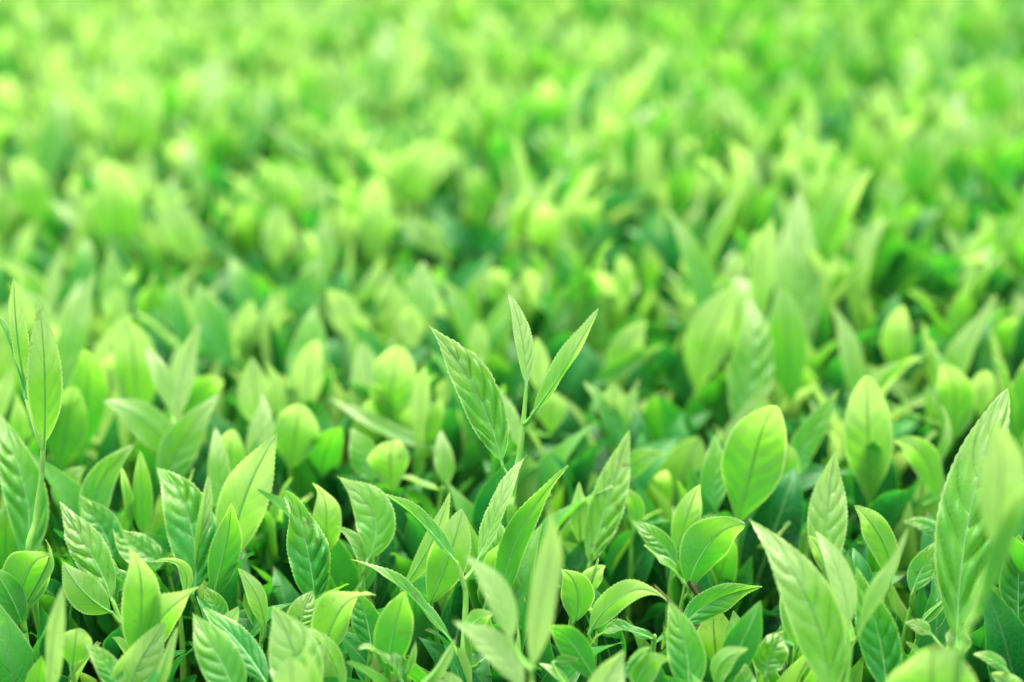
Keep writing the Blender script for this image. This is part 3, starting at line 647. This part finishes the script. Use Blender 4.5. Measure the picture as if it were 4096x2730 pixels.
for c in indiv:
    _, x, y, z, rz, sc, tx, ty, k = c[:9]
    e = empty('tea_shoot', (x, y, z), label_of[id(c)], 'tea shoot', GROUP)
    e.rotation_euler = (tx, ty, rz); e.scale = (sc, sc, sc)
    for me in proto[k]['lv']: link('leaf', me, e)
    link('stem', proto[k]['stem'], e)
    if proto[k]['bud']: link('bud', proto[k]['bud'], e)

# ------------------------------------------------------------------ the far and outer hedge, and the old leaves below
def merge(name, batches, label):
    V, Fq, UV, T, off = [], [], [], [], 0
    for P, F_, U_, t_ in batches:
        V.append(P); Fq.append(F_+off); UV.append(U_); T.append(np.broadcast_to(np.asarray(t_, np.float32), (len(P), 4))); off += len(P)
    o = link(name, mesh_from(name, np.concatenate(V), np.concatenate(Fq), np.concatenate(UV), np.concatenate(T), M_LEAF))
    o['kind'] = 'stuff'; o['label'] = label; o['category'] = 'foliage'
    return o
from mathutils import Euler
bt = []
for c in rest:
    _, x, y, z, rz, sc, tx, ty, k = c[:9]
    P, F_, U_, t_ = lowpat[k]
    M = np.array(Euler((tx, ty, rz)).to_matrix())
    bt.append((P@M.T*sc+np.array([x, y, z]), F_, U_, t_))
merge('hedge_foliage', bt, 'soft mass of blurred tea leaves in the far rows of the hedge')
oldpat = []
for k in range(30):
    Ln = R.uniform(.036, .056); a = math.radians(R.uniform(5, 48)); dr = np.array([math.sin(a), 0, math.cos(a)])
    C = dr*Ln*0.5+np.array([-.1, 0, .1])*Ln*R.uniform(.1, .9); rv = R.random()
    P, UV = leaf_grid(np.zeros(3), C, dr*Ln, np.array([-math.cos(a), R.uniform(-.5, .5), math.sin(a)+.1]), Ln*R.uniform(.28, .38), 20, 7, fold=R.uniform(.1, .4), blunt=R.choice((0, 0, .3)),
                      quilt=1.0, teeth=False, wave=R.uniform(.2, 1), seed=R.uniform(0, 6), vein0=rv*7, tipcurl=R.uniform(-.2, .8))
    oldpat.append((P, grid_faces(20, 7), UV, rv))
bt = []
yy = 0.16
while yy < 3.6:
    step = 0.0135 if yy < 0.9 else 0.0135+0.012*(yy-0.9)
    half = 0.50*yy+0.22; nx = int(2*half/step)
    for i in range(nx+1):
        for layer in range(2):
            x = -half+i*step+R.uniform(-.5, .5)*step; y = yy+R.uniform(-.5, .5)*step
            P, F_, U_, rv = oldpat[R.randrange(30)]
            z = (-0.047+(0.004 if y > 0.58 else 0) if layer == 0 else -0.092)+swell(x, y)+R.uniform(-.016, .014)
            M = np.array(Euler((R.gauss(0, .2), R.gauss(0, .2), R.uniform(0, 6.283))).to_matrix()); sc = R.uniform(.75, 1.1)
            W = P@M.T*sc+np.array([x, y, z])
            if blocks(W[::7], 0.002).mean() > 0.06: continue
            age = min(1, (R.uniform(*((.8, 1.1) if y < 0.58 else (.68, 1.0))) if layer == 0 else 1.0))  # old leaves are dark; tint pushed further to paint shade into the gaps
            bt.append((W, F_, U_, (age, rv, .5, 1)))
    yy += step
merge('undergrowth_foliage', bt, 'older dark tea leaves, tinted darker still for the shade under the young shoots')
# woody twig seen in the gap right of the foreground shoot
def twig(tile, pts, rad, label):
    x0, y0, s = TILES[tile]; d = canopy_depth(y0+max(p[1] for p in pts)*s, -0.03)
    P = np.array([point(x0+p[0]*s, y0+p[1]*s, d+0.002*k) for k, p in enumerate(pts)])
    o = empty('woody_twig', Vector(P[-1]), label, 'twig')
    v, f = tube_geo([(P-P[-1], np.linspace(rad*.8, rad, len(P)))], 9)
    link('bark', mesh_from('bark', v, f, mat=M_TWIG), o)
    b = P[len(P)//2]-P[-1]
    v, f = tube_geo([(np.array([b, b+np.array([.003, .002, .006]), b+np.array([.004, .003, .011])]), [rad*.6, rad*.45, rad*.3])], 7)
    link('side_spur', mesh_from('side_spur', v, f, mat=M_TWIG), o)
twig('C', [(930, 980), (1030, 1080), (1130, 1170), (1320, 1310), (1480, 1420)], 0.0011, 'brown woody twig crossing the dark gap under the scoop-shaped leaf')
twig('C', [(1150, 960), (1210, 1060), (1260, 1240), (1270, 1420)], 0.0010, 'short brown twig with a pale cut top beside the glossy dark leaf')
print('traced', n_traced, 'individual', len(indiv), 'rest', len(rest), 'old', len(bt))
